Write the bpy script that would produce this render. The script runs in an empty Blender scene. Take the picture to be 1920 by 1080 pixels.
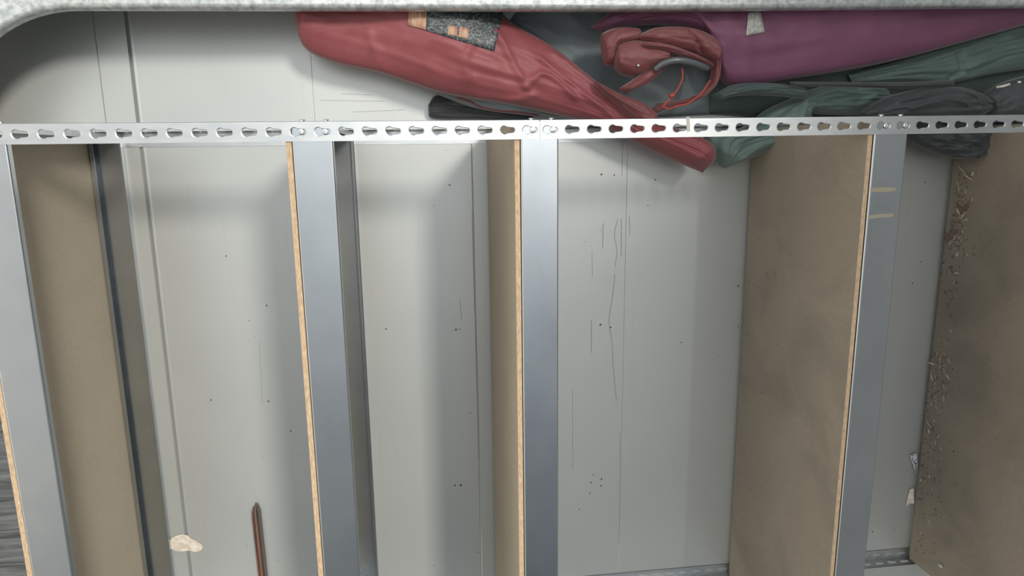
import bpy, bmesh, math, random
from mathutils import Vector, Matrix, noise
from mathutils.bvhtree import BVHTree
random.seed(7)
C = bpy.context.scene.collection
S = bpy.context.scene

# ------------------------------------------------------------------ camera, sky, sun, exposure
CAM = Vector((0.6626, -0.0388, 1.6106)); FPX = 1274.4
def _rot(a, b, c):
    return Matrix.Rotation(c, 3, 'Z') @ Matrix.Rotation(b, 3, 'Y') @ Matrix.Rotation(a, 3, 'X')
ROT = _rot(-0.1944, -0.1233, -0.0126)
cd = bpy.data.cameras.new('camera'); cam = bpy.data.objects.new('camera', cd); C.objects.link(cam)
cam.matrix_world = Matrix.Translation(CAM) @ ROT.to_4x4()
cd.sensor_width = 36; cd.lens = FPX*36/1920; cd.clip_start = 0.01
S.camera = cam
S.view_settings.view_transform = 'Standard'; S.view_settings.look = 'None'
S.view_settings.gamma = 1; S.view_settings.use_curve_mapping = False
S.view_settings.exposure = 0.22

w = bpy.data.worlds.new('sky'); S.world = w; w.use_nodes = True
nt = w.node_tree; N = nt.nodes; L = nt.links
tc = N.new('ShaderNodeTexCoord'); bg = N['Background']
def lobe(d, k, col, strength):
    d = Vector(d).normalized()
    v = N.new('ShaderNodeVectorMath'); v.operation = 'DOT_PRODUCT'; v.inputs[1].default_value = d
    L.new(tc.outputs['Generated'], v.inputs[0])
    m = N.new('ShaderNodeMath'); m.operation = 'MULTIPLY_ADD'; m.inputs[1].default_value = k; m.inputs[2].default_value = -k
    L.new(v.outputs['Value'], m.inputs[0])
    e = N.new('ShaderNodeMath'); e.operation = 'EXPONENT'; L.new(m.outputs[0], e.inputs[0])
    s = N.new('ShaderNodeVectorMath'); s.operation = 'SCALE'; s.inputs[0].default_value = [c*strength for c in col]
    L.new(e.outputs[0], s.inputs['Scale'])
    return s.outputs[0]
def addv(a, b):
    v = N.new('ShaderNodeVectorMath'); v.operation = 'ADD'; L.new(a, v.inputs[0])
    if isinstance(b, tuple): v.inputs[1].default_value = b
    else: L.new(b, v.inputs[1])
    return v.outputs[0]
SKY = [((0.06, 0.22, 1.0), 22, (1.0, 0.98, 0.93), 1.35),      # hazy glow around the sun
       ((-0.92, -0.05, 0.36), 5, (1.0, 0.91, 0.77), 1.7),      # bright warm haze low on the left
       ((0.1, 0.8, 1), 4, (0.84, 0.95, 1.08), 0.85)]
acc = None
for a in SKY:
    o_ = lobe(*a); acc = o_ if acc is None else addv(acc, o_)
acc = addv(acc, (0.038, 0.050, 0.062))
L.new(acc, bg.inputs['Color']); bg.inputs['Strength'].default_value = 1.0

sd = bpy.data.lights.new('sun', 'SUN'); sun = bpy.data.objects.new('sun', sd); C.objects.link(sun)
sun.rotation_euler = Vector((0.38, 0.34, 1.0)).to_track_quat('Z', 'Y').to_euler()
sun.location = (1, 2, 4); sd.energy = 2.1; sd.angle = math.radians(9); sd.color = (1.0, 0.95, 0.86)

# ------------------------------------------------------------------ helpers
def bp(u, v, z):
    """pixel of the photograph -> point at height z (metres)"""
    d = ROT @ Vector(((u-960)/FPX, (540-v)/FPX, -1)); t = (z-CAM.z)/d.z
    return CAM + t*d
def bpx(u, v, X):
    d = ROT @ Vector(((u-960)/FPX, (540-v)/FPX, -1)); t = (X-CAM.x)/d.x
    return CAM + t*d
def link(name, bm, mats, parent=None, smooth=False):
    me = bpy.data.meshes.new(name); bm.normal_update(); bm.to_mesh(me); bm.free()
    for m in (mats if isinstance(mats, (list, tuple)) else [mats]): me.materials.append(m)
    if smooth:
        for p in me.polygons: p.use_smooth = True
    o = bpy.data.objects.new(name, me); C.objects.link(o)
    if parent: o.parent = parent
    return o
def empty(name, loc=(0, 0, 0)):
    o = bpy.data.objects.new(name, None); C.objects.link(o); o.location = loc; o.empty_display_size = .05
    return o
def tag(o, label=None, cat=None, group=None, kind=None):
    if label: o['label'] = label
    if cat: o['category'] = cat
    if group: o['group'] = group
    if kind: o['kind'] = kind
    return o
def box(bm, x0, x1, y0, y1, z0, z1, sh=None, mi=0):
    vs = [bm.verts.new((x, y, z)) for z in (z0, z1) for y in (y0, y1) for x in (x0, x1)]
    fs = []
    for f in ((0, 2, 3, 1), (4, 5, 7, 6), (0, 1, 5, 4), (2, 6, 7, 3), (0, 4, 6, 2), (1, 3, 7, 5)):
        q = bm.faces.new([vs[i] for i in f]); q.material_index = mi; fs.append(q)
    if sh:
        for v in vs: v.co.x += sh(v.co.z)
    return vs, fs
def bevel(o, wd=0.0006, seg=2):
    m = o.modifiers.new('bevel', 'BEVEL'); m.width = wd; m.segments = seg; m.limit_method = 'ANGLE'; m.angle_limit = math.radians(40)
    return o
def catmull(pts, n):
    P = [Vector(p) for p in pts]; P = [P[0]*2-P[1]] + P + [P[-1]*2-P[-2]]
    seg = len(P)-3; out = []
    for i in range(n):
        t = i/(n-1)*seg; k = min(int(t), seg-1); t -= k
        a, b, c, d = P[k:k+4]
        out.append(0.5*((2*b)+(c-a)*t+(2*a-5*b+4*c-d)*t*t+(3*b-a-3*c+d)*t**3))
    return out
def tube(bm, pts, r, n=10, rr=None, cap=True):
    rings = []
    for i, p in enumerate(pts):
        p = Vector(p); t = (Vector(pts[min(i+1, len(pts)-1)])-Vector(pts[max(i-1, 0)])).normalized()
        u = t.cross(Vector((0, 0, 1)));
        if u.length < 1e-3: u = Vector((1, 0, 0))
        u.normalize(); v = t.cross(u); R_ = rr[i] if rr else r
        rings.append([bm.verts.new(p+R_*(math.cos(a)*u+math.sin(a)*v)) for a in (2*math.pi*k/n for k in range(n))])
    for a, b in zip(rings, rings[1:]):
        for k in range(n): bm.faces.new((a[k], a[(k+1) % n], b[(k+1) % n], b[k]))
    if cap: bm.faces.new(rings[0][::-1]); bm.faces.new(rings[-1])

# ------------------------------------------------------------------ materials
def mat(name, col, rough=.5, metal=0., spec=.5, sheen=0.):
    m = bpy.data.materials.new(name); m.use_nodes = True; b = m.node_tree.nodes['Principled BSDF']
    b.inputs['Base Color'].default_value = (*col, 1); b.inputs['Roughness'].default_value = rough
    b.inputs['Metallic'].default_value = metal; b.inputs['Specular IOR Level'].default_value = spec
    if sheen: b.inputs['Sheen Weight'].default_value = sheen; b.inputs['Sheen Roughness'].default_value = .4
    return m
def coords(m, scale=(1, 1, 1)):
    t = m.node_tree; a = t.nodes.new('ShaderNodeTexCoord'); g = t.nodes.new('ShaderNodeMapping')
    g.inputs['Scale'].default_value = scale; t.links.new(a.outputs['Object'], g.inputs['Vector']); return g.outputs[0]
def noi(m, scale, detail=4, sc=(1, 1, 1), rough=.55, dist=0):
    t = m.node_tree; n = t.nodes.new('ShaderNodeTexNoise'); n.inputs['Scale'].default_value = scale
    n.inputs['Detail'].default_value = detail; n.inputs['Roughness'].default_value = rough; n.inputs['Distortion'].default_value = dist
    t.links.new(coords(m, sc), n.inputs['Vector']); return n.outputs['Fac']
def ramp(m, fac, stops):
    t = m.node_tree; r = t.nodes.new('ShaderNodeValToRGB'); e = r.color_ramp.elements
    while len(e) < len(stops): e.new(.5)
    for el, (p, c) in zip(e, stops):
        el.position = p; el.color = (*c, 1) if isinstance(c, tuple) else (c, c, c, 1)
    t.links.new(fac, r.inputs[0]); return r.outputs[0]
def mix(m, fac, a, b, mode='MIX'):
    t = m.node_tree; x = t.nodes.new('ShaderNodeMix'); x.data_type = 'RGBA'; x.blend_type = mode
    for s, i in ((fac, 0), (a, 6), (b, 7)):
        if hasattr(s, 'links'): t.links.new(s, x.inputs[i])
        elif i == 0: x.inputs[0].default_value = s
        else: x.inputs[i].default_value = (*s, 1)
    return x.outputs[2]
def setc(m, sock, inp='Base Color'): m.node_tree.links.new(sock, m.node_tree.nodes['Principled BSDF'].inputs[inp])
def bump(m, h, strength=.2, dist=.001):
    t = m.node_tree; b = t.nodes.new('ShaderNodeBump'); b.inputs['Strength'].default_value = strength; b.inputs['Distance'].default_value = dist
    t.links.new(h, b.inputs['Height']); t.links.new(b.outputs[0], t.nodes['Principled BSDF'].inputs['Normal'])

m_steel = mat('galvanised_steel', (.63, .66, .68), .28, 1)
setc(m_steel, ramp(m_steel, noi(m_steel, 6, 5), [(.3, (.43, .465, .495)), (.7, (.51, .545, .57))]))
setc(m_steel, ramp(m_steel, noi(m_steel, 9, 6, (1, .4, 1)), [(.3, .26), (.7, .30)]), 'Roughness')
bump(m_steel, noi(m_steel, 3, 2), .25, .004)
m_steel_bright = mat('zinc_plated_steel', (.80, .81, .80), .40, .96)
setc(m_steel_bright, ramp(m_steel_bright, noi(m_steel_bright, 60, 5, (.3, 1, 1)), [(.3, (.50, .53, .55)), (.7, (.60, .62, .62))]))
m_rivet = mat('rivet_steel', (.78, .79, .8), .25, 1)
m_rim = mat('spangled_galvanised', (.72, .74, .74), .42, .75)
_t = m_rim.node_tree; _v = _t.nodes.new('ShaderNodeTexVoronoi'); _v.inputs['Scale'].default_value = 130
_t.links.new(coords(m_rim), _v.inputs['Vector'])
setc(m_rim, mix(m_rim, ramp(m_rim, noi(m_rim, 70, 6), [(.35, 0.), (.6, 1.)]), (.42, .46, .46), (.70, .73, .72)))
setc(m_rim, ramp(m_rim, _v.outputs['Distance'], [(0., .3), (1., .55)]), 'Roughness')
bump(m_rim, noi(m_rim, 200, 3), .3, .001)

m_floor = mat('grey_painted_sheet', (.52, .53, .51), .34, .45, .6)
_c = ramp(m_floor, noi(m_floor, 1.6, 4), [(.3, (.51, .53, .52)), (.7, (.56, .575, .555))])
_sp = ramp(m_floor, noi(m_floor, 85, 3, (1, 1, 1), .4), [(.21, 0.), (.245, 1.)])
_sc = ramp(m_floor, noi(m_floor, 6, 3, (26, .5, 1), .6), [(.60, 0.), (.80, .22)])
_c = mix(m_floor, _sc, _c, (.36, .38, .38))
_c = mix(m_floor, _sp, (.20, .20, .19), _c)
setc(m_floor, _c); bump(m_floor, noi(m_floor, 2.2, 2), .35, .006)
m_dark = mat('floor_gap', (.20, .21, .21), .8)
m_wall = mat('grey_side_sheet', (.60, .61, .60), .5, .1)
m_ground = mat('asphalt', (.22, .22, .21), .9)
setc(m_ground, ramp(m_ground, noi(m_ground, 40, 6), [(.3, .14), (.7, .3)]))

def mdf(name, a, b, dirt, dcol=(.10, .085, .065)):
    m = mat(name, a, .62, 0, .45)
    c = ramp(m, noi(m, 3.0, 6, (1, 1, 1), .6), [(.3, a), (.7, b)])
    f = ramp(m, noi(m, 420, 3), [(.3, .82), (.7, 1.1)])
    c = mix(m, 1., c, f, 'MULTIPLY')
    if dirt:
        c = mix(m, ramp(m, noi(m, 5, 5, (1, 1, 1), .6, .6), [(.45, 0.), (.75, dirt)]), c, dcol)  # dirt blotches, deepened to stand in for the diagonal shade too
        c = mix(m, ramp(m, noi(m, 60, 3, (1, 1, 1), .5), [(.76, 0.), (.80, .8)]), c, (.05, .045, .04))
        c = mix(m, ramp(m, noi(m, 95, 2, (1, 1, 1.3), .5), [(.74, 0.), (.78, .9)]), c, (.42, .40, .36))
    setc(m, c); return m
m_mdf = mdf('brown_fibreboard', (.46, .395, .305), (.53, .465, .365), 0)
m_mdf_dirty_shaded = mdf('dirty_shaded_fibreboard', (.29, .25, .20), (.35, .305, .245), .6, (.16, .148, .122))
m_edge = mat('raw_board_edge', (.56, .40, .25), .8)
setc(m_edge, ramp(m_edge, noi(m_edge, 300, 3, (1, .3, 1)), [(.3, (.42, .29, .175)), (.7, (.64, .47, .30))]))
m_dirt = mat('dirt_crumbs', (.07, .06, .05), .9)
m_chip = mat('pale_wood_chip', (.56, .49, .40), .8)
m_leaf = mat('dry_leaf', (.20, .145, .115), .8)
m_paper = mat('torn_paper', (.68, .62, .52), .8)
setc(m_paper, ramp(m_paper, noi(m_paper, 60, 3), [(.4, (.62, .54, .44)), (.6, (.74, .70, .62))]))
m_tape = mat('old_tape', (.33, .30, .21), .5)
m_rust = mat('rusty_steel', (.30, .14, .09), .7, .3)
setc(m_rust, ramp(m_rust, noi(m_rust, 60, 5, (1, .3, 1)), [(.35, (.34, .15, .09)), (.65, (.15, .13, .12))]))
m_rust_in = mat('grimy_steel', (.16, .15, .14), .6, .4)

def cloth(name, a, b, rough=.55, wr=500):
    m = mat(name, a, rough, 0, .45, .25)
    setc(m, ramp(m, noi(m, 9, 5), [(.3, a), (.7, b)]))
    bump(m, noi(m, 38, 5, (1, 1, 1), .6, .8), .35, .004); return m
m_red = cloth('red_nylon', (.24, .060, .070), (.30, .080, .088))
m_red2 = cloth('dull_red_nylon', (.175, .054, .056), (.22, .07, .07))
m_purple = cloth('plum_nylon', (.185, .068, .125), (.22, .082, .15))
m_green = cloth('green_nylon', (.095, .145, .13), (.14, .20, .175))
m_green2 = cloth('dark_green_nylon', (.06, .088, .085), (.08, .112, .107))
m_teal = cloth('dark_teal_nylon', (.20, .245, .265), (.24, .28, .295))  # base colour lifted to carry the haze veil, as are green and black
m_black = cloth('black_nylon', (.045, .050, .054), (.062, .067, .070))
m_cord = mat('red_cord', (.42, .07, .05), .6)
m_handle = mat('dark_tube', (.10, .11, .12), .25, 0, .7)
m_white = mat('white_label', (.55, .55, .52), .6)
setc(m_white, ramp(m_white, noi(m_white, 120, 4), [(.35, (.36, .36, .35)), (.6, (.60, .60, .57))]))
m_orange = mat('orange_print', (.50, .27, .17), .6)
setc(m_orange, ramp(m_orange, noi(m_orange, 90, 3, (2, .4, 1)), [(.4, (.45, .235, .15)), (.62, (.62, .45, .33))]))
m_print = mat('printed_label', (.05, .06, .065), .5)
_n = ramp(m_print, noi(m_print, 48, 3, (1, 1.3, 1), .6, 2.5), [(.47, 0.), (.495, .75), (.505, .75), (.53, 0.)])
setc(m_print, mix(m_print, _n, (.035, .045, .05), (.42, .45, .45)))

# ------------------------------------------------------------------ setting: the metal bed
def prof_x(bm, prof, y0, y1, mats_idx=None):
    """extrude an (x,z) open profile along y"""
    a = [bm.verts.new((x, y0, z)) for x, z in prof]; b = [bm.verts.new((x, y1, z)) for x, z in prof]
    for i in range(len(prof)-1):
        f = bm.faces.new((a[i], a[i+1], b[i+1], b[i]))
        if mats_idx: f.material_index = mats_idx[i]
XL, XR, YB, YT = -0.34, 2.75, -1.80, 0.44
ZR = .20
bm = bmesh.new()
s1, s2 = -.023, .0465
prof = [(XL, 0), (s1-.0010, 0), (s1-.0004, -.0015), (s1+.0006, -.0015), (s1+.001, .0), (s2-.0075, .0), (s2-.0065, -.0035), (s2-.0005, -.0035), (s2+.0004, .0003), (s2+.003, .0003), (s2+.006, 0), (.4175, 0), (.418, -.0008), (.4186, 0), (.766, 0), (.768, -.0010), (.770, 0), (1.1395, 0), (1.1403, -.0006), (1.1411, 0), (XR, 0)]
mi = [0]*(len(prof)-1); mi[2] = 1; mi[6] = 1
prof_x(bm, prof, YB, YT, mi)
floor = link('floor', bm, [m_floor, m_dark]); tag(floor, kind='structure')
floor.modifiers.new('thickness', 'SOLIDIFY').thickness = .004
floor.modifiers['thickness'].offset = -1
bm = bmesh.new(); box(bm, XL, XR, YB, YT, -.03, -.012); tag(link('floor', bm, m_dark), kind='structure')
for nm, b in (('wall_back', (XL-.003, XR+.003, YT, YT+.003)), ('wall_front', (XL-.003, XR+.003, YB-.003, YB)), ('wall_left', (XL-.003, XL, YB, YT)), ('wall_right', (XR, XR+.003, YB, YT))):
    bm = bmesh.new(); box(bm, *b, -.03, ZR-.008); tag(link(nm, bm, m_wall), kind='structure')
bm = bmesh.new(); box(bm, -6, 8, -8, 7, -.60, -.55); tag(link('ground', bm, m_ground), kind='structure')
# tall unseen wall added on the right to shade that half of the bed
bm = bmesh.new(); box(bm, 3.2, 3.5, -7.5, 6.5, -.55, 5.95)
m_shade_wall = mat('shade_wall_grey', (.5, .5, .52), .9); setc(m_shade_wall, ramp(m_shade_wall, noi(m_shade_wall, 8, 6), [(.3, (.33, .35, .37)), (.7, (.40, .42, .44))]))
tag(link('wall_right', bm, m_shade_wall), kind='structure')
# rim: flat galvanised plate with a rolled inner lip, following a rounded corner
RR = .25
def rim_path():
    P = []
    def arc(cx, cy, a0, a1, n=22):
        for i in range(n+1):
            a = math.radians(a0+(a1-a0)*i/n); P.append((Vector((cx, cy, 0)), Vector((math.cos(a), math.sin(a), 0))))
    arc(.034, .231-RR, 180, 90); P.append((Vector((1.12, .241-RR, 0)), Vector((0, 1, 0))))
    arc(2.40, .267-RR, 90, 0); arc(2.40, -1.35, 0, -90); arc(.034, -1.35, -90, -180)
    return P
bm = bmesh.new(); rings = []
prof = [(.004, -.030), (0, -.022), (0, -.012), (.0012, -.006), (.005, -.0015), (.011, 0), (.110, 0), (.70, 0)]
for c, d in rim_path():
    ring = []
    for o_, z in prof:
        if o_ > .5:
            p = c + d*(RR+.15); q = Vector((min(max(c.x+d.x*3, XL-.02), XR+.02), min(max(c.y+d.y*3, YB-.02), YT+.02), 0))
            # outer rectangle
            k = 9
            for ax, lo, hi in ((0, XL-.02, XR+.02), (1, YB-.02, YT+.02)):
                if d[ax] > 1e-4: k = min(k, (hi-c[ax])/d[ax])
                if d[ax] < -1e-4: k = min(k, (lo-c[ax])/d[ax])
            p = c + d*k
        else: p = c + d*(RR+o_)
        ring.append(bm.verts.new((p.x, p.y, ZR+z)))
    rings.append(ring)
for a, b in zip(rings, rings[1:]+rings[:1]):
    for i in range(len(prof)-1): bm.faces.new((a[i], b[i], b[i+1], a[i+1]))
rim = link('trim_1', bm, m_rim, smooth=True); tag(rim, kind='structure')
sm = rim.modifiers.new('thickness', 'SOLIDIFY'); sm.thickness = .003; sm.offset = -1

# ------------------------------------------------------------------ the shelving unit
P_ = .0381; ZF = .444; TH = .0015; YBOT = -1.191
def shr(z): return -.0095*(1-z/ZF)
rack = empty('shelving_unit', (.9, -.6, 0))
tag(rack, 'galvanised steel shelving unit with keyhole slotted uprights and brown fibreboard shelves', 'shelving unit')
def part(name, bm, mats, parent=rack, smooth=False):
    o = link(name, bm, mats, parent, smooth)
    o.matrix_parent_inverse = Matrix.Translation(-Vector(parent.location)) if parent is rack else Matrix.Identity(4)
    return o
KEY = []
for i in range(28):        # big round hole, left
    a = math.radians(48+(312-48)*i/27); KEY.append((-.0052+.0066*math.cos(a), .0066*math.sin(a)))
for i in range(13):
    a = math.radians(-80+160*i/12); KEY.append((.0082+.0040*math.cos(a), .0040*math.sin(a)))
def strip(bm, holes, x0, x1, wd, frame):
    """flat strip with keyhole slots; frame(x, s, d) maps length, width and depth to a point"""
    cuts = [x0] + [(a+b)/2 for a, b in zip(holes, holes[1:])] + [x1]
    h = wd/2
    for hc, ca, cb in zip(holes, cuts, cuts[1:]):
        outer = []; mid = []
        for kx, ks in KEY:
            dx, ds = kx, ks
            t = min([(cb-hc)/dx if dx > 0 else 9e9, (ca-hc)/dx if dx < 0 else 9e9, h/abs(ds) if abs(ds) > 1e-9 else 9e9])
            outer.append((hc+dx*t, ds*t))
        # snap the nearest ray to each corner
        for cx in (ca, cb):
            for cs in (-h, h):
                k = min(range(len(outer)), key=lambda i: (outer[i][0]-cx)**2+(outer[i][1]-cs)**2); outer[k] = (cx, cs)
        inner = [(hc+kx, ks) for kx, ks in KEY]
        lip = [(hc+kx*1.14, ks*1.2) for kx, ks in KEY]
        n = len(KEY)
        R0 = [bm.verts.new(frame(x, s, 0)) for x, s in outer]
        Rl = [bm.verts.new(frame(x, s, 0)) for x, s in lip]
        R1 = [bm.verts.new(frame(x, s, .0006)) for x, s in inner]
        R2 = [bm.verts.new(frame(x, s, TH)) for x, s in inner]
        R3 = [bm.verts.new(frame(x, s, TH)) for x, s in outer]
        for A, B in ((R0, Rl), (Rl, R1), (R1, R2), (R2, R3)):
            for i in range(n):
                j = (i+1) % n
                if (A[i].co-A[j].co).length < 1e-9 and (B[i].co-B[j].co).length < 1e-9: continue
                try: bm.faces.new((A[i], A[j], B[j], B[i]))
                except ValueError: pass
def kink(x): return .0033*max(0, x-.857)
def upright(x0, x1, holes, front, top):
    bm = bmesh.new()
    yo = .016 if top else YBOT                    # outer corner
    sg = -1 if top else 1                         # flange goes inwards
    zc = ZF if front else 0
    dz = -1 if front else 1
    sx = 0 if front else -.0095
    kk = kink if top else (lambda x: 0)
    # face flange (parallel to the floor)
    def f1(x, s, d):
        return (x+sx, yo+sg*(.0168+s)+kk(x), zc+dz*d)
    def f2(x, s, d):
        return (x+sx, yo+sg*d+kk(x), zc+dz*(.0168+s))
    strip(bm, holes, x0, x1, .0304, f1); strip(bm, holes, x0, x1, .0304, f2)
    # rounded corner between the flanges
    prev = None; r = .0016; n = 5
    arc = [(r*(1-math.cos(math.pi/2*i/n)), r*(1-math.sin(math.pi/2*i/n))) for i in range(n+1)]
    xs = [x0, .857, x1] if x0 < .857 < x1 else [x0, x1]
    rows = [[bm.verts.new((x+sx, yo+sg*a+kk(x), zc+dz*b)) for a, b in arc] for x in xs]
    for A, B in zip(rows, rows[1:]):
        for i in range(n): bm.faces.new((A[i], A[i+1], B[i+1], B[i]))
    bmesh.ops.recalc_face_normals(bm, faces=bm.faces)
    return part('upright', bm, m_steel_bright)
XA, XB, XC, XD, XE = .0153, .5110, .8870, 1.5318, 2.069
hl = [i*P_ for i in range(-1, 23)]; hl = [h for h in hl if h > -.07]
hl = [(i+1)*P_ for i in range(-2, 22)]; hr = [(i+1)*P_-.0032 for i in range(22, 54)]
HX0, HX1 = -.0750, 2.085
hl = [h for h in hl if h > HX0+.012]; hr = [h for h in hr if h < HX1-.012]
for front in (True, False):
    for top in (True, False):
        o1 = upright(HX0, .8541, hl, front, top); o2 = upright(.8558, HX1, hr, front, top)

def rivet(parent, p, n, r=.0052):
    bm = bmesh.new(); n = Vector(n); u = Vector((1, 0, 0)) if abs(n.x) < .5 else Vector((0, 1, 0)); v = n.cross(u)
    p = Vector(p); prev = None
    for rr, h in ((.0028, -.0035), (.0028, 0), (r, .0001), (r, .0009), (r*.82, .0018), (r*.35, .0021), (r*.22, .0015)):
        ring = [bm.verts.new(p+n*h+rr*(math.cos(a)*u+math.sin(a)*v)) for a in (2*math.pi*k/18 for k in range(18))]
        if prev:
            for k in range(18): bm.faces.new((prev[k], prev[(k+1) % 18], ring[(k+1) % 18], ring[k]))
        prev = ring
    bm.faces.new(prev); bmesh.ops.recalc_face_normals(bm, faces=bm.faces)
    o = part('rivet', bm, m_rivet, parent, smooth=False)
    return o
BW = .064; BT = .0012
def beam(xr, front, riv):
    bm = bmesh.new(); x0, x1 = xr-BW, xr
    sx = 0 if front else -.0095
    z0 = ZF-TH if front else TH; d = -1 if front else 1
    y0, y1 = YBOT+.0035, .0135
    # rounded C profile (x, depth)
    def arcp(cx, cz, r, a0, a1, n=5): return [(cx+r*math.cos(math.radians(a0+(a1-a0)*i/n)), cz+r*math.sin(math.radians(a0+(a1-a0)*i/n))) for i in range(n+1)]
    r = .0022
    prof = [(x0+.009, .016), (x0+.0015, .016), (x0, .0145)] + arcp(x0+r, r, r, 180, 270) + arcp(x1-r, r, r, 270, 360) + [(x1, .012), (x1-.0015, .0132), (x1-.006, .0132)]
    ys = [y1 + (y0-y1)*i/12 for i in range(13)]
    rows = [[bm.verts.new((x+sx, y, z0+d*z)) for x, z in prof] for y in ys]
    for A, B in zip(rows, rows[1:]):
        for i in range(len(prof)-1):
            f = bm.faces.new((A[i], A[i+1], B[i+1], B[i])); f.smooth = True
    bmesh.ops.recalc_face_normals(bm, faces=bm.faces)
    o = part('beam', bm, m_steel, smooth=False)
    for p in o.data.polygons: p.use_smooth = False
    s = o.modifiers.new('thickness', 'SOLIDIFY'); s.thickness = BT; s.offset = 0
    for hx in riv:
        for top in (True, False):
            y = (.016-.0165+kink(hx)) if top else YBOT+.0165
            if front: rivet(o, (hx+.0052, y, ZF), (0, 0, 1))
    return o
def end_beam(xr, top, riv):
    """short beam running from the front upright to the rear one"""
    bm = bmesh.new(); y = (.0118+kink(xr)) if top else YBOT+.0034; s = -1 if top else 1
    x0, x1 = xr-BW, xr
    for a, b, c, d_ in ((x0, x1, 0, BT), (x0, x0+BT, 0, .014), (x1-BT, x1, 0, .010)):
        ya, yb = sorted((y+s*c, y+s*d_))
        box(bm, a, b, ya, yb, .006, ZF-.006, sh=shr)
    o = bevel(part('end_beam', bm, m_steel), .0004, 1)
    for hx in riv:
        for z in (ZF-.0165, .0165):
            yy = (.016+kink(hx)) if top else YBOT
            rivet(o, (hx+.0052+(shr(z)), yy+(.0018 if top else -.0018), z), (0, 1 if top else -1, 0))
    return o
def board(xr, m, zlow=.013, x_off=0):
    bm = bmesh.new(); x0, x1 = xr-.0749+x_off, xr-.0749+.0090+x_off
    vs, fs = box(bm, x0, x1, YBOT+.006, .011, zlow, ZF-.0035, sh=shr)
    for i in (0, 1, 2, 3): fs[i].material_index = 1
    return bevel(part('shelf_board', bm, [m, m_edge]), .0005, 1)
for xr, riv, m in ((XA, (-P_, 0), m_mdf), (XB, (12*P_+P_, 13*P_), m_mdf), (XC, (22*P_, 23*P_-.0032), m_mdf), (XD, (39*P_-.0032, 40*P_-.0032), m_mdf_dirty_shaded), (XE, (53*P_-.0032, 54*P_-.0032), m_mdf_dirty_shaded)):
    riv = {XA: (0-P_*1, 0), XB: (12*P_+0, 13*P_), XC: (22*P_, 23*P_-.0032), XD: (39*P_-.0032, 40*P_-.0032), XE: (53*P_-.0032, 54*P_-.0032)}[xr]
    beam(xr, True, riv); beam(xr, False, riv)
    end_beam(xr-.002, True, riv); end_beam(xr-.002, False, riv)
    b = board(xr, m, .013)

# ------------------------------------------------------------------ bags (fabric volumes with real thickness)
def ribbon(bm, A, B, zb, H, ze=None, n=110, m=34, wr=.006, seed=0, ridges=(), fold=6., long=3.):
    """closed cloth volume between two side lines given in the photograph, lying between heights zb and zb+H"""
    ze = zb+H*.35 if ze is None else ze
    a = catmull([bp(u, v, ze) for u, v in A], n); b = catmull([bp(u, v, ze) for u, v in B], n)
    rl = []
    for pts, wd, amp in ridges:
        q = catmull([bp(u, v, zb+H*.8) for u, v in pts], 44); rl.append((q, wd, amp))
    rows = []
    for i in range(n):
        t = i/(n-1); e = min(1, min(t, 1-t)*14)**.5
        row = []; wdt = (b[i]-a[i]).length
        for j in range(m+1):
            s = j/m; p = a[i].lerp(b[i], s); q = max(0, 1-(2*s-1)**2)**.5
            nz = noise.noise(Vector((t*long+seed*7.3, s*fold, seed)))*1.0 + .5*noise.noise(Vector((t*long*3+seed, s*fold*2.3, seed+9)))
            lf = noise.noise(Vector((p.x*5+seed, p.y*5, seed*3.1)))
            cr = 1-abs(noise.noise(Vector((p.x*16+seed*2, p.y*16, seed+4.))))*2
            z = zb + .35*H + (.65*H*q*(1+.3*lf) + wr*nz*q*1.6 + wr*.8*cr*q)*e
            for (rq, wd, amp) in rl:
                dm = min((Vector((p.x, p.y))-Vector((c.x, c.y))).length for c in rq)
                z += amp*math.exp(-(dm/wd)**2)*min(1, q*2)
            row.append(Vector((p.x, p.y, z)))
        low = []
        for j in range(1, 8):
            s = 1-j/8; p = a[i].lerp(b[i], s); q = max(0, 1-(2*s-1)**2)**.5
            low.append(Vector((p.x, p.y, zb+.35*H-.35*H*q*e)))
        rows.append([bm.verts.new(v) for v in row+low])
    k = len(rows[0])
    for r0, r1 in zip(rows, rows[1:]):
        for i in range(k): bm.faces.new((r0[i], r1[i], r1[(i+1) % k], r0[(i+1) % k]))
    bm.faces.new(rows[0]); bm.faces.new(rows[-1][::-1])
def bagmesh(name, ribs, mt, parent=None):
    bm = bmesh.new()
    for r in ribs: ribbon(bm, **r)
    return link(name, bm, mt, parent, smooth=True)
def bvh(*obs):
    vs = []; fs = []
    for o in obs:
        k = len(vs); vs += [v.co.copy() for v in o.data.vertices]; fs += [[k+i for i in p.vertices] for p in o.data.polygons]
    return BVHTree.FromPolygons(vs, fs)
def hit(tree, u, v, off):
    d = ROT @ Vector(((u-960)/FPX, (540-v)/FPX, -1)); d.normalize()
    h = tree.ray_cast(CAM, d)
    p = h[0] if h[0] else bp(u, v, .1)
    return p - d*off
def patch(name, quad, tree, mt, parent, n=12, m=6, off=.002, th=.0008):
    bm = bmesh.new(); g = []
    q = [Vector(p) for p in quad]
    for i in range(n+1):
        r = []
        for j in range(m+1):
            p = (q[0].lerp(q[1], i/n)).lerp(q[3].lerp(q[2], i/n), j/m); r.append(bm.verts.new(hit(tree, p.x, p.y, off)))
        g.append(r)
    for i in range(n):
        for j in range(m): bm.faces.new((g[i][j], g[i+1][j], g[i+1][j+1], g[i][j+1]))
    o = link(name, bm, mt, parent, smooth=True); s = o.modifiers.new('thickness', 'SOLIDIFY'); s.thickness = th; s.offset = 0
    return o

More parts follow.
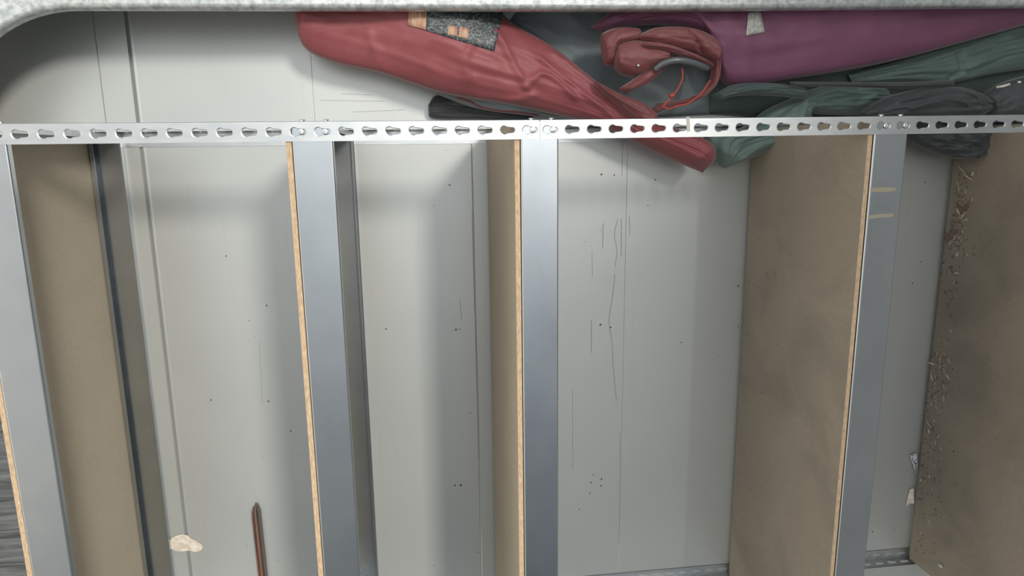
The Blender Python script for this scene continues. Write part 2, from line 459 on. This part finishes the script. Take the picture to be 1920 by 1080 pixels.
# dark bags underneath
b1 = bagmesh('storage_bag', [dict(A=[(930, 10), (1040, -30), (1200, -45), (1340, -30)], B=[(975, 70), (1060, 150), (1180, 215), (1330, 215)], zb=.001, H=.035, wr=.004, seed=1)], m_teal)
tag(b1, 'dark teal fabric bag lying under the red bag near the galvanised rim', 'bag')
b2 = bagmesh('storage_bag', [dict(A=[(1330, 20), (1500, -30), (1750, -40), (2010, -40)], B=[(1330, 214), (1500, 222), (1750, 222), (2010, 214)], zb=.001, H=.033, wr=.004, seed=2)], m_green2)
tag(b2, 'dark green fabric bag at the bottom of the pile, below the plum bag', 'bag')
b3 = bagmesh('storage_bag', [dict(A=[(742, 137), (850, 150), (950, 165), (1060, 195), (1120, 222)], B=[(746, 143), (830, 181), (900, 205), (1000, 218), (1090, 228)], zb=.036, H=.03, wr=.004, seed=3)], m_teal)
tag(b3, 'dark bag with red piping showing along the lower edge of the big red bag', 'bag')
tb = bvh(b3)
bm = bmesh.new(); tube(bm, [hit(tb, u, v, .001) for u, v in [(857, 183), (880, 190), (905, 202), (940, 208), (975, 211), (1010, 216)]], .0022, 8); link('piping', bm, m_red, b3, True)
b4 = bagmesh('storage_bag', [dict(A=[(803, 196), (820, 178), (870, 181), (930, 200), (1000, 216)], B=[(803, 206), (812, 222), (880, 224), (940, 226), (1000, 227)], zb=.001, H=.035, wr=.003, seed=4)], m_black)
tag(b4, 'small black rolled bag end beside the slotted upright, left of the red bags', 'bag')

# the long red bag
redR = [([(690, 60), (705, 100), (715, 138)], .008, .006), ([(985, 165), (960, 120), (930, 60)], .006, .010), ([(985, 165), (1010, 140), (1040, 150), (1075, 185)], .006, .009),
        ([(1000, 180), (950, 190), (900, 185)], .007, .007), ([(1040, 100), (1120, 165), (1180, 215)], .006, .008), ([(1010, 110), (1090, 175), (1150, 222)], .006, .008), ([(1060, 110), (1140, 175), (1190, 222)], .004, .006), ([(880, 90), (870, 120), (880, 150)], .007, .006), ([(1200, 240), (1260, 270), (1320, 300)], .006, .006)]
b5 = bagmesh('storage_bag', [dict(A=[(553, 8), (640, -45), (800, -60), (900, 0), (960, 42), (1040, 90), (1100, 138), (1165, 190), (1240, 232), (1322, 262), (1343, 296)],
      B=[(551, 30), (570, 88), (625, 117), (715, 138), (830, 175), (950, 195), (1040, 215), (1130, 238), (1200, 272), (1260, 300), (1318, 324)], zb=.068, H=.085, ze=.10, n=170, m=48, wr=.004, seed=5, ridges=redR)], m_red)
tag(b5, 'long bright red fabric bag with a printed label, its tail passing under the upright', 'bag')
t5 = bvh(b5)
patch('printed_label', [(800, 8), (946, 10), (927, 96), (795, 56)], t5, m_print, b5, 14, 8)['label'] = 'black label crowded with pale print'
patch('orange_label', [(769, 4), (802, 8), (798, 56), (764, 47)], t5, m_orange, b5, 4, 5, .0025)['label'] = 'plain orange end of the label'
patch('orange_label', [(841, 47), (858, 50), (857, 68), (839, 65)], t5, m_orange, b5, 3, 3, .0035)
patch('orange_label', [(862, 50), (880, 54), (877, 73), (860, 69)], t5, m_orange, b5, 3, 3, .0035)
patch('care_label', [(938, 5), (972, 15), (955, 39), (934, 22)], t5, m_teal, b5, 3, 3, .004)

# plum bag
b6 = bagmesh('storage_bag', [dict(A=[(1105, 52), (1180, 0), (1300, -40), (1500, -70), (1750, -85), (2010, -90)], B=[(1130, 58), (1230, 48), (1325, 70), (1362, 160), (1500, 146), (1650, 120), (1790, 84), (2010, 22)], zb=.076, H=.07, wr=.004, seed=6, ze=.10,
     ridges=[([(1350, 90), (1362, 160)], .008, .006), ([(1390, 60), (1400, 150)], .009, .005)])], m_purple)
tag(b6, 'large smooth plum purple bag with a white tag, upper right of the pile', 'bag')
t6 = bvh(b6)
patch('white_tag', [(1403, 24), (1426, 19), (1434, 60), (1399, 67)], t6, m_white, b6, 4, 5, .003)['label'] = 'small white paper tag'

# crumpled red bag with its mouth open
r = dict(wr=.003, m=18, n=60)
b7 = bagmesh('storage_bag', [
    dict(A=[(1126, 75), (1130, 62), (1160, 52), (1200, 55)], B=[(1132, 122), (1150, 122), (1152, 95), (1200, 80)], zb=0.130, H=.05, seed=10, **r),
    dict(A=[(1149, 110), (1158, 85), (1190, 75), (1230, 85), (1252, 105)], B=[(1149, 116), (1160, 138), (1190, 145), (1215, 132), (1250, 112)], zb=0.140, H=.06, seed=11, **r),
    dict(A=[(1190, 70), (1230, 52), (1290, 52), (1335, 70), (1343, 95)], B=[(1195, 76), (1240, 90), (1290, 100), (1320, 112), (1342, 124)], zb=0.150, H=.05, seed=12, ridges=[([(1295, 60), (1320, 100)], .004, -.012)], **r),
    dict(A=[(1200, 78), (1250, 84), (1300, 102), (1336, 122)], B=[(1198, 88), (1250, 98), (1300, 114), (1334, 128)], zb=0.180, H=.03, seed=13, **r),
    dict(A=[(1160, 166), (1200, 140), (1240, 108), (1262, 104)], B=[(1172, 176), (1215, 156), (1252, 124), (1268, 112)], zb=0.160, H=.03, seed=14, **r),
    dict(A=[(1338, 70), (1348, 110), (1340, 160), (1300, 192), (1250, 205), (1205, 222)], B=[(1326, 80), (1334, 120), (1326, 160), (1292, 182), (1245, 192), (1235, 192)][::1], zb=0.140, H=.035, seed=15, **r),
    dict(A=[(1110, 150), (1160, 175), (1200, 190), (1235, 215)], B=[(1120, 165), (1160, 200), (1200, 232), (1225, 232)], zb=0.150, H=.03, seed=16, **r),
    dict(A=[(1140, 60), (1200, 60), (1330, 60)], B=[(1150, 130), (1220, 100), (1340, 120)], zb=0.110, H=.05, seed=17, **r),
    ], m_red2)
tag(b7, 'crumpled dull red bag with an open mouth, curved dark handle and red drawcord', 'bag')
def arcpts(pts, z, n=24): return catmull([bp(u, v, z+dz) for u, v, dz in pts], n)
bm = bmesh.new(); tube(bm, arcpts([(1228, 131, 0), (1245, 119, .012), (1270, 113, .016), (1300, 118, .012), (1328, 128, 0)], .195), .0068, 14, cap=True)
link('handle', bm, m_handle, b7, True)['label'] = 'curved dark grey tube handle'
bm = bmesh.new(); tube(bm, arcpts([(1279, 128, 0), (1280, 145, 0), (1272, 165, 0), (1260, 180, 0), (1252, 190, 0), (1244, 200, 0), (1255, 204, 0), (1270, 199, 0), (1290, 194, 0), (1312, 178, 0), (1322, 165, 0), (1332, 150, 0)], .195, 60), .0017, 8)
tube(bm, arcpts([(1256, 181, .001), (1261, 179, .001), (1264, 178, .001)], .195, 6), .0045, 8)
link('drawcord', bm, m_cord, b7, True)['label'] = 'thin red drawcord with a knot'
bm = bmesh.new(); bmesh.ops.create_uvsphere(bm, u_segments=12, v_segments=8, radius=.0035)
for v in bm.verts: v.co += hit(bvh(b7), 1197, 123, .001)
link('snap_button', bm, m_rivet, b7, True)

# green bags on the right
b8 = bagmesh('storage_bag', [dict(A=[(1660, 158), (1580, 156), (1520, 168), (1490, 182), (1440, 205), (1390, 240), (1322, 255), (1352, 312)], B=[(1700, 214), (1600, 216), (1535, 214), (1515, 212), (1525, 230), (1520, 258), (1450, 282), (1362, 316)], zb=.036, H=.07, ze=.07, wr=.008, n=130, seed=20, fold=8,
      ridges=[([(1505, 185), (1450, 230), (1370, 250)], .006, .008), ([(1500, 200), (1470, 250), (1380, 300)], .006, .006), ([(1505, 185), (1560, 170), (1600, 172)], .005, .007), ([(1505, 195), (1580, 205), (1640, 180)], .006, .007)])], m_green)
tag(b8, 'gathered green nylon bag whose loose end passes under the slotted upright', 'bag')
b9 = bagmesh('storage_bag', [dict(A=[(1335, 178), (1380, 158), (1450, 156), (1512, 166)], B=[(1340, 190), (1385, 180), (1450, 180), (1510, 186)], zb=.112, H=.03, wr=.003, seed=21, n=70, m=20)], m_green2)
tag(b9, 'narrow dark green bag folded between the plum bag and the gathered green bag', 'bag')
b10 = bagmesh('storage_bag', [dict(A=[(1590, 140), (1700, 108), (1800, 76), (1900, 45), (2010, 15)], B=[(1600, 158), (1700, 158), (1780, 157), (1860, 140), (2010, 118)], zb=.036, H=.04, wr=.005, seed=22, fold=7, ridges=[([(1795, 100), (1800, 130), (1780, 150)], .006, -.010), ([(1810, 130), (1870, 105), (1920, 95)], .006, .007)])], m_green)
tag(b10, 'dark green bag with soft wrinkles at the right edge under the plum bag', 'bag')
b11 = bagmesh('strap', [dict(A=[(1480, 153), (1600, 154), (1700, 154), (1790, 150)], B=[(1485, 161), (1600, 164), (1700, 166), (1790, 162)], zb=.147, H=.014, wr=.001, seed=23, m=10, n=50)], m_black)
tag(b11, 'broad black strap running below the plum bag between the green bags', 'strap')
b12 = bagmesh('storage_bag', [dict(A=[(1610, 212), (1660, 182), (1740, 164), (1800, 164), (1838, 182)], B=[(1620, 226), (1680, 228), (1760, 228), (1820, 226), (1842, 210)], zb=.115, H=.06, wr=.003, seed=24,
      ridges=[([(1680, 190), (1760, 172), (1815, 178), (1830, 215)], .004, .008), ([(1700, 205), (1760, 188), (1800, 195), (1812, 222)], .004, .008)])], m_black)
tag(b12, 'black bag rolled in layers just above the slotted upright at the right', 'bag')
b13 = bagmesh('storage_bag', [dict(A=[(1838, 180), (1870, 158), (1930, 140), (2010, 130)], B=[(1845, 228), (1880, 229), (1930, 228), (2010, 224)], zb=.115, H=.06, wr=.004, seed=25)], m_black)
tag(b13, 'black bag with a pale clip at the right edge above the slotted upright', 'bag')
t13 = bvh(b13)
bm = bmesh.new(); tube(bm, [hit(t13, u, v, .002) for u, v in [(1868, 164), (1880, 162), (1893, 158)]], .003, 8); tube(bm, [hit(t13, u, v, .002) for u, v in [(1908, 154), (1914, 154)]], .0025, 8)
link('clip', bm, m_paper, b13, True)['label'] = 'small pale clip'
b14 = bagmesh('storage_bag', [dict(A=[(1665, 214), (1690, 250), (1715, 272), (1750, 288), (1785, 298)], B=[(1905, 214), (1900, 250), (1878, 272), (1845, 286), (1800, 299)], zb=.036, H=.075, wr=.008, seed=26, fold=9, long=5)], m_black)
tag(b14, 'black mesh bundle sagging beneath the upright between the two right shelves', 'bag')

# ------------------------------------------------------------------ small things
# sheet added on the lower left rim, its colour standing in for dark reflection
bm = bmesh.new(); vs, fs = box(bm, -.44, -.203, -1.62, -.46, ZR+.0005, ZR+.006)
m_panel = mat('dark_rim_metal', (.16, .165, .175), .32, .8)
setc(m_panel, ramp(m_panel, noi(m_panel, 30, 5, (.25, 3, 1), .6, .5), [(.35, (.09, .095, .10)), (.65, (.24, .25, .26))])); bump(m_panel, noi(m_panel, 24, 4, (.3, 3, 1)), .5, .003)
tag(bevel(link('dark_rim_sheet', bm, m_panel), .002, 2), 'dark sheet added over the rim at the lower left, standing in for its dark reflection', 'metal sheet')
# rusty channel
bm = bmesh.new()
p0 = bp(479, 952, .012); p1 = Vector((p0.x+.004, -1.178, .0))
prof = [(-.0085, .017), (-.0072, .002), (-.002, .0012), (.0005, .010), (.003, .0012), (.0092, .002), (.0085, .020)]
rows = []
for i in range(25):
    t = i/24; y = p0.y+(p1.y-p0.y)*t; x = p0.x+(p1.x-p0.x)*t
    k = .55 if i == 0 else (.85 if i == 1 else 1)
    rows.append([bm.verts.new((x+a*(.7 if i == 0 else 1), y+(.010 if (i == 0 and j in (2, 4)) else 0), .0013+b*k)) for j, (a, b) in enumerate(prof)])
for A, B in zip(rows, rows[1:]):
    for i in range(len(prof)-1):
        f = bm.faces.new((A[i], A[i+1], B[i+1], B[i])); f.material_index = 0 if i < 4 else 1
ch = link('metal_channel', bm, [m_rust, m_rust_in]); s = ch.modifiers.new('thickness', 'SOLIDIFY'); s.thickness = .0014; s.offset = 0
tag(ch, 'narrow rusty steel channel lying on the grey sheet near the bottom edge', 'metal strip')
def flat(name, pts, z, mt, label, cat, amp=.003, th=.0006, seed=0, parent=None):
    """small crumpled scrap from an outline; pts are pixels"""
    bm = bmesh.new(); P = [bp(u, v, z) for u, v in pts]; c = sum(P, Vector())/len(P)
    rings = []
    for k in (1., .66, .33):
        rings.append([bm.verts.new(c.lerp(p, k)+Vector((0, 0, amp*(.5+noise.noise(p*90+Vector((seed, k*3, 0))))))) for p in P])
    cv = bm.verts.new(c+Vector((0, 0, amp)))
    n = len(P)
    for A, B in zip(rings, rings[1:]):
        for i in range(n): bm.faces.new((A[i], A[(i+1) % n], B[(i+1) % n], B[i]))
    for i in range(n): bm.faces.new((rings[-1][i], rings[-1][(i+1) % n], cv))
    o = link(name, bm, mt, parent); s = o.modifiers.new('thickness', 'SOLIDIFY'); s.thickness = th; s.offset = 0
    if label: tag(o, label, cat)
    return o
flat('paper_scrap', [(319, 1016), (322, 1008), (333, 1003), (343, 1001), (352, 1003), (358, 1008), (368, 1012), (377, 1019), (381, 1025), (377, 1031), (368, 1034), (356, 1032), (342, 1033), (330, 1032), (321, 1028)], .0016, m_paper, 'torn cream paper label stuck across the floor seam at lower left', 'paper', .004)
# scraps at the foot of the right shelf
def scrap_x(name, pts, X, mt, label, cat, parent=None):
    bm = bmesh.new(); P = [bp(u, v, z) for u, v, z in pts]
    c = sum(P, Vector())/len(P)+Vector((0, 0, .003)); vs = [bm.verts.new(p) for p in P]; cv = bm.verts.new(c)
    for i in range(len(P)): bm.faces.new((vs[i], vs[(i+1) % len(P)], cv))
    o = link(name, bm, mt, parent); s = o.modifiers.new('thickness', 'SOLIDIFY'); s.thickness = .0006; s.offset = 0
    return tag(o, label, cat)
m_prt = mat('printed_scrap', (.55, .56, .60), .6)
setc(m_prt, ramp(m_prt, noi(m_prt, 170, 3, (1, 1, 1), .6, 1.), [(.44, (.10, .10, .14)), (.52, (.62, .63, .68))]))
scrap_x('paper_scrap', [(1705, 853, .003), (1711, 852, .006), (1719, 850, .010), (1720, 868, .012), (1719, 888, .012), (1714, 880, .006), (1709, 866, .003)], 0, m_prt, 'crumpled blue and white printed paper scrap against the right shelf', 'paper')
scrap_x('paper_scrap', [(1706, 917, .003), (1713, 916, .008), (1714, 944, .010), (1706, 944, .004), (1699, 950, .002), (1700, 938, .002)], 0, m_paper, 'small beige card scrap against the right shelf, below the printed scrap', 'paper')
XEF = XE-.0749-.0095
def chip(u, v, ang, ln, wd, mt, label, cat='wood chip', name='wood_chip', grp=None, curl=.3):
    """sliver against the face of the right shelf board"""
    p = bpx(u, v, XEF+.003); p.z = max(p.z, .018); p.x = XEF-.0022+.0095*(p.z/ZF)
    bm = bmesh.new(); n = 7; rows = []
    for i in range(n):
        t = i/(n-1)-.5; y = ln*t; q = wd*(1-abs(2*t)**2.2)*.5+.0003
        yy = y*math.cos(ang) ; zz = y*math.sin(ang); nx = -.0015*curl*math.cos(t*3)
        dy, dz = -math.sin(ang)*q, math.cos(ang)*q
        rows.append([bm.verts.new((p.x+nx, p.y+yy+dy, p.z+zz+dz)), bm.verts.new((p.x+nx-.0012, p.y+yy, p.z+zz)), bm.verts.new((p.x+nx, p.y+yy-dy, p.z+zz-dz))])
    for A, B in zip(rows, rows[1:]):
        for k in (0, 1): bm.faces.new((A[k], A[k+1], B[k+1], B[k]))
    o = link(name, bm, mt); s = o.modifiers.new('thickness', 'SOLIDIFY'); s.thickness = .0012; s.offset = 1
    tag(o, label, cat, grp); return o
G = 'pale chips caught at the foot of the right shelf'
for i, (u, v, a, ln, wd, k) in enumerate([(1806, 318, 2.2, .034, .004, 0), (1817, 332, 2.0, .040, .004, 0), (1826, 326, .4, .012, .008, 0), (1799, 396, 2.4, .020, .008, 0), (1808, 404, .6, .022, .005, 0), (1797, 478, .5, .012, .006, 0), (1796, 512, 1.6, .018, .005, 0), (1746, 680, 1.5, .026, .006, 0), (1750, 708, 2.6, .018, .004, 0), (1779, 706, 2.2, .020, .004, 0), (1744, 795, 2.1, .024, .003, 0), (1744, 808, 2.5, .016, .006, 0), (1729, 900, .4, .010, .006, 0), (1745, 893, .4, .008, .006, 0), (1812, 412, 1.2, .02, .004, 0)]):
    chip(u, v, a, ln, wd, m_chip, 'small pale wood chip in the dirt along the right shelf', grp=G)
for (u, v, a, ln, wd) in [(1813, 388, .8, .030, .012), (1805, 396, 2.0, .026, .010), (1786, 438, .3, .038, .014), (1778, 446, 2.6, .030, .012), (1792, 434, 1.2, .026, .010)]:
    chip(u, v, a, ln, wd, m_leaf, 'curled reddish brown dry leaf against the right shelf board', 'leaf', 'dry_leaf', 'dry leaves at the right shelf')
# a tangle of tiny pale slivers and leaf bits in the same corner
bm = bmesh.new()
for i in range(260):
    y = random.choice([random.gauss(-.20, .05), random.gauss(-.27, .03), random.uniform(-1.1, -.08), random.gauss(-.62, .05)]); z = .03+abs(random.gauss(0, .030))
    if y > -.06: continue
    a = random.uniform(0, 3.14); ln = random.uniform(.004, .015); wd = random.uniform(.0006, .0022)
    p = Vector((XEF+.0095*(z/ZF)-.0012, y, z)); d = Vector((-.12*random.random(), math.cos(a), math.sin(a))); q = Vector((0, -math.sin(a), math.cos(a)))
    vs = [bm.verts.new(p+d*ln*s_+q*wd*t_) for s_, t_ in ((-.5, 0), (-.2, .5), (.2, .4), (.5, 0), (.2, -.5), (-.2, -.4))]
    f = bm.faces.new(vs); f.material_index = random.choice([0, 0, 1, 1, 1])
o = link('debris', bm, [m_chip, m_leaf]); s = o.modifiers.new('thickness', 'SOLIDIFY'); s.thickness = .0012
tag(o, 'tangle of tiny slivers and leaf bits along the foot of the rightmost shelf board', 'debris', kind='stuff')
# loose crumbs: uncountable grit
bm = bmesh.new()
def crumb(p, r):
    q = bmesh.ops.create_icosphere(bm, subdivisions=1, radius=r)['verts']
    m = Matrix.Rotation(random.random()*6, 3, Vector((random.random(), random.random(), 1)).normalized()) @ Matrix.Diagonal((1, random.uniform(.5, 1.6), random.uniform(.5, .9)))
    for v in q: v.co = m @ v.co + p
for i in range(330):
    y = random.uniform(-1.15, -.02); z = abs(random.gauss(0, .038))+.014
    if noise.noise(Vector((y*9, z*20, 3))) < -.15: continue
    crumb(Vector((XEF+.0095*(z/ZF)-.0004, y, z)), random.uniform(.0006, .0021)*(1.5 if random.random() < .08 else 1))
for i in range(60):
    y = random.uniform(-1.15, -.05); z = random.uniform(.02, .2); crumb(Vector((XD-.0749-.0095+.0095*(z/ZF)-.0004, y, z)), random.uniform(.0005, .0014))
tag(link('debris', bm, m_dirt), 'dark grit and crumbs scattered along the foot of the two right shelf boards', 'debris', kind='stuff')
bm = bmesh.new()
spots = [(843, 347, 1.6), (855, 618, 2.2), (862, 617, 1.6), (424, 480, 1.5), (1128, 327, 2.2), (1152, 328, 2.0), (1229, 337, 2.0), (1126, 609, 2.2), (1145, 614, 2.8), (1277, 642, 2.0), (1128, 898, 2.4), (1127, 911, 2.2), (1108, 905, 1.6), (1086, 955, 1.4), (1384, 536, 3), (1384, 612, 2.5), (1711, 531, 2.2), (1735, 342, 2), (1727, 491, 1.5), (1636, 997, 2), (1677, 993, 1.6), (853, 910, 2.2), (864, 910, 2.4), (724, 617, 1.6), (500, 573, 1.6), (545, 808, 1.8), (467, 601, 1.2), (1347, 668, 1.6), (1320, 776, 1.6), (1112, 890, 1.5), (1106, 925, 1.5), (1215, 385, 1.4)]
for u, v, r_ in spots: crumb(bp(u, v, .001), r_*.0010)
for i in range(70):
    crumb(Vector((random.uniform(.1, 1.9), random.uniform(-1.1, -.05), .0008)), random.uniform(.0004, .0009))
tag(link('grit', bm, m_dirt), 'dark specks scattered over the grey sheet', 'grit', kind='stuff')
# scratches on the floor sheet
bm = bmesh.new()
def scr(pts, wd=.0011):
    q = catmull([bp(u, v, .0004) for u, v in pts], 8*len(pts))
    for a, b in zip(q, q[1:]):
        d = (b-a).normalized(); n = Vector((-d.y, d.x, 0))*wd/2
        bm.faces.new([bm.verts.new(x) for x in (a-n, b-n, b+n, a+n)])
for pts, wd in [([(1131, 418), (1130, 465)], .0012), ([(1158, 412), (1152, 440), (1157, 470), (1153, 500)], .001), ([(1165, 410), (1165, 480)], .0013), ([(1153, 515), (1148, 560), (1142, 600), (1147, 640), (1151, 700), (1156, 752)], .0012), ([(1110, 470), (1111, 520)], .0007), ([(1109, 600), (1109, 662)], .0013), ([(1074, 730), (1074, 880)], .0008), ([(1163, 810), (1161, 1020)], .0008), ([(1180, 405), (1181, 440)], .0010), ([(885, 400), (890, 590)], .0008), ([(891, 600), (897, 760), (899, 860)], .0008), ([(862, 560), (866, 600)], .0008), ([(640, 176), (700, 178)], .0006), ([(600, 188), (720, 190)], .0006), ([(660, 210), (760, 206)], .0006), ([(486, 640), (492, 760)], .0005), ([(1168, 260), (1166, 330)], .0008)]:
    scr(pts, wd)
m_scr = mat('scratch_marks', (.22, .23, .23), .7)
sc_ = link('scratch', bm, m_scr, floor); sc_['kind'] = 'stuff'
bm = bmesh.new(); crumb(bpx(1764, 1061, XEF-.001)-Vector((.001, 0, 0)), .0055)
for v in bm.verts: v.co += noise.noise_vector(v.co*160)*.0012
m_peb = mat('white_pebble', (.62, .60, .55), .7)
tag(link('pebble', bm, m_peb), 'small whitish pebble against the rightmost shelf board near its lower end', 'pebble')
# tape on the beam right of centre, white pebble
def tape(pts, label):
    bm = bmesh.new(); P = [bp(u, v, ZF-TH+.0006) for u, v in pts]
    bm.faces.new([bm.verts.new(p) for p in P]); o = link('tape_strip', bm, m_tape)
    s = o.modifiers.new('thickness', 'SOLIDIFY'); s.thickness = .0004; s.offset = 0; tag(o, label, 'tape')
tape([(1632, 352), (1660, 351), (1681, 352), (1678, 358), (1660, 360), (1632, 360)], 'short torn tan tape strip on the right steel beam, nearer the upright')
tape([(1628, 404), (1650, 401), (1676, 400), (1674, 407), (1650, 408), (1628, 411)], 'longer tan tape strip on the right steel beam, farther from the upright')

bm = bmesh.new(); bm.faces.new([bm.verts.new(bp(u, v, ZF+.0004)) for u, v in [(1287, 219), (1293, 219), (1294, 246), (1288, 247)]])
m_tape2 = mat('faded_tape', (.52, .50, .42), .6)
o = link('tape_strip', bm, m_tape2); s = o.modifiers.new('thickness', 'SOLIDIFY'); s.thickness = .0004; s.offset = 0
tag(o, 'narrow faded tape strip wrapped across the keyhole slotted upright', 'tape')
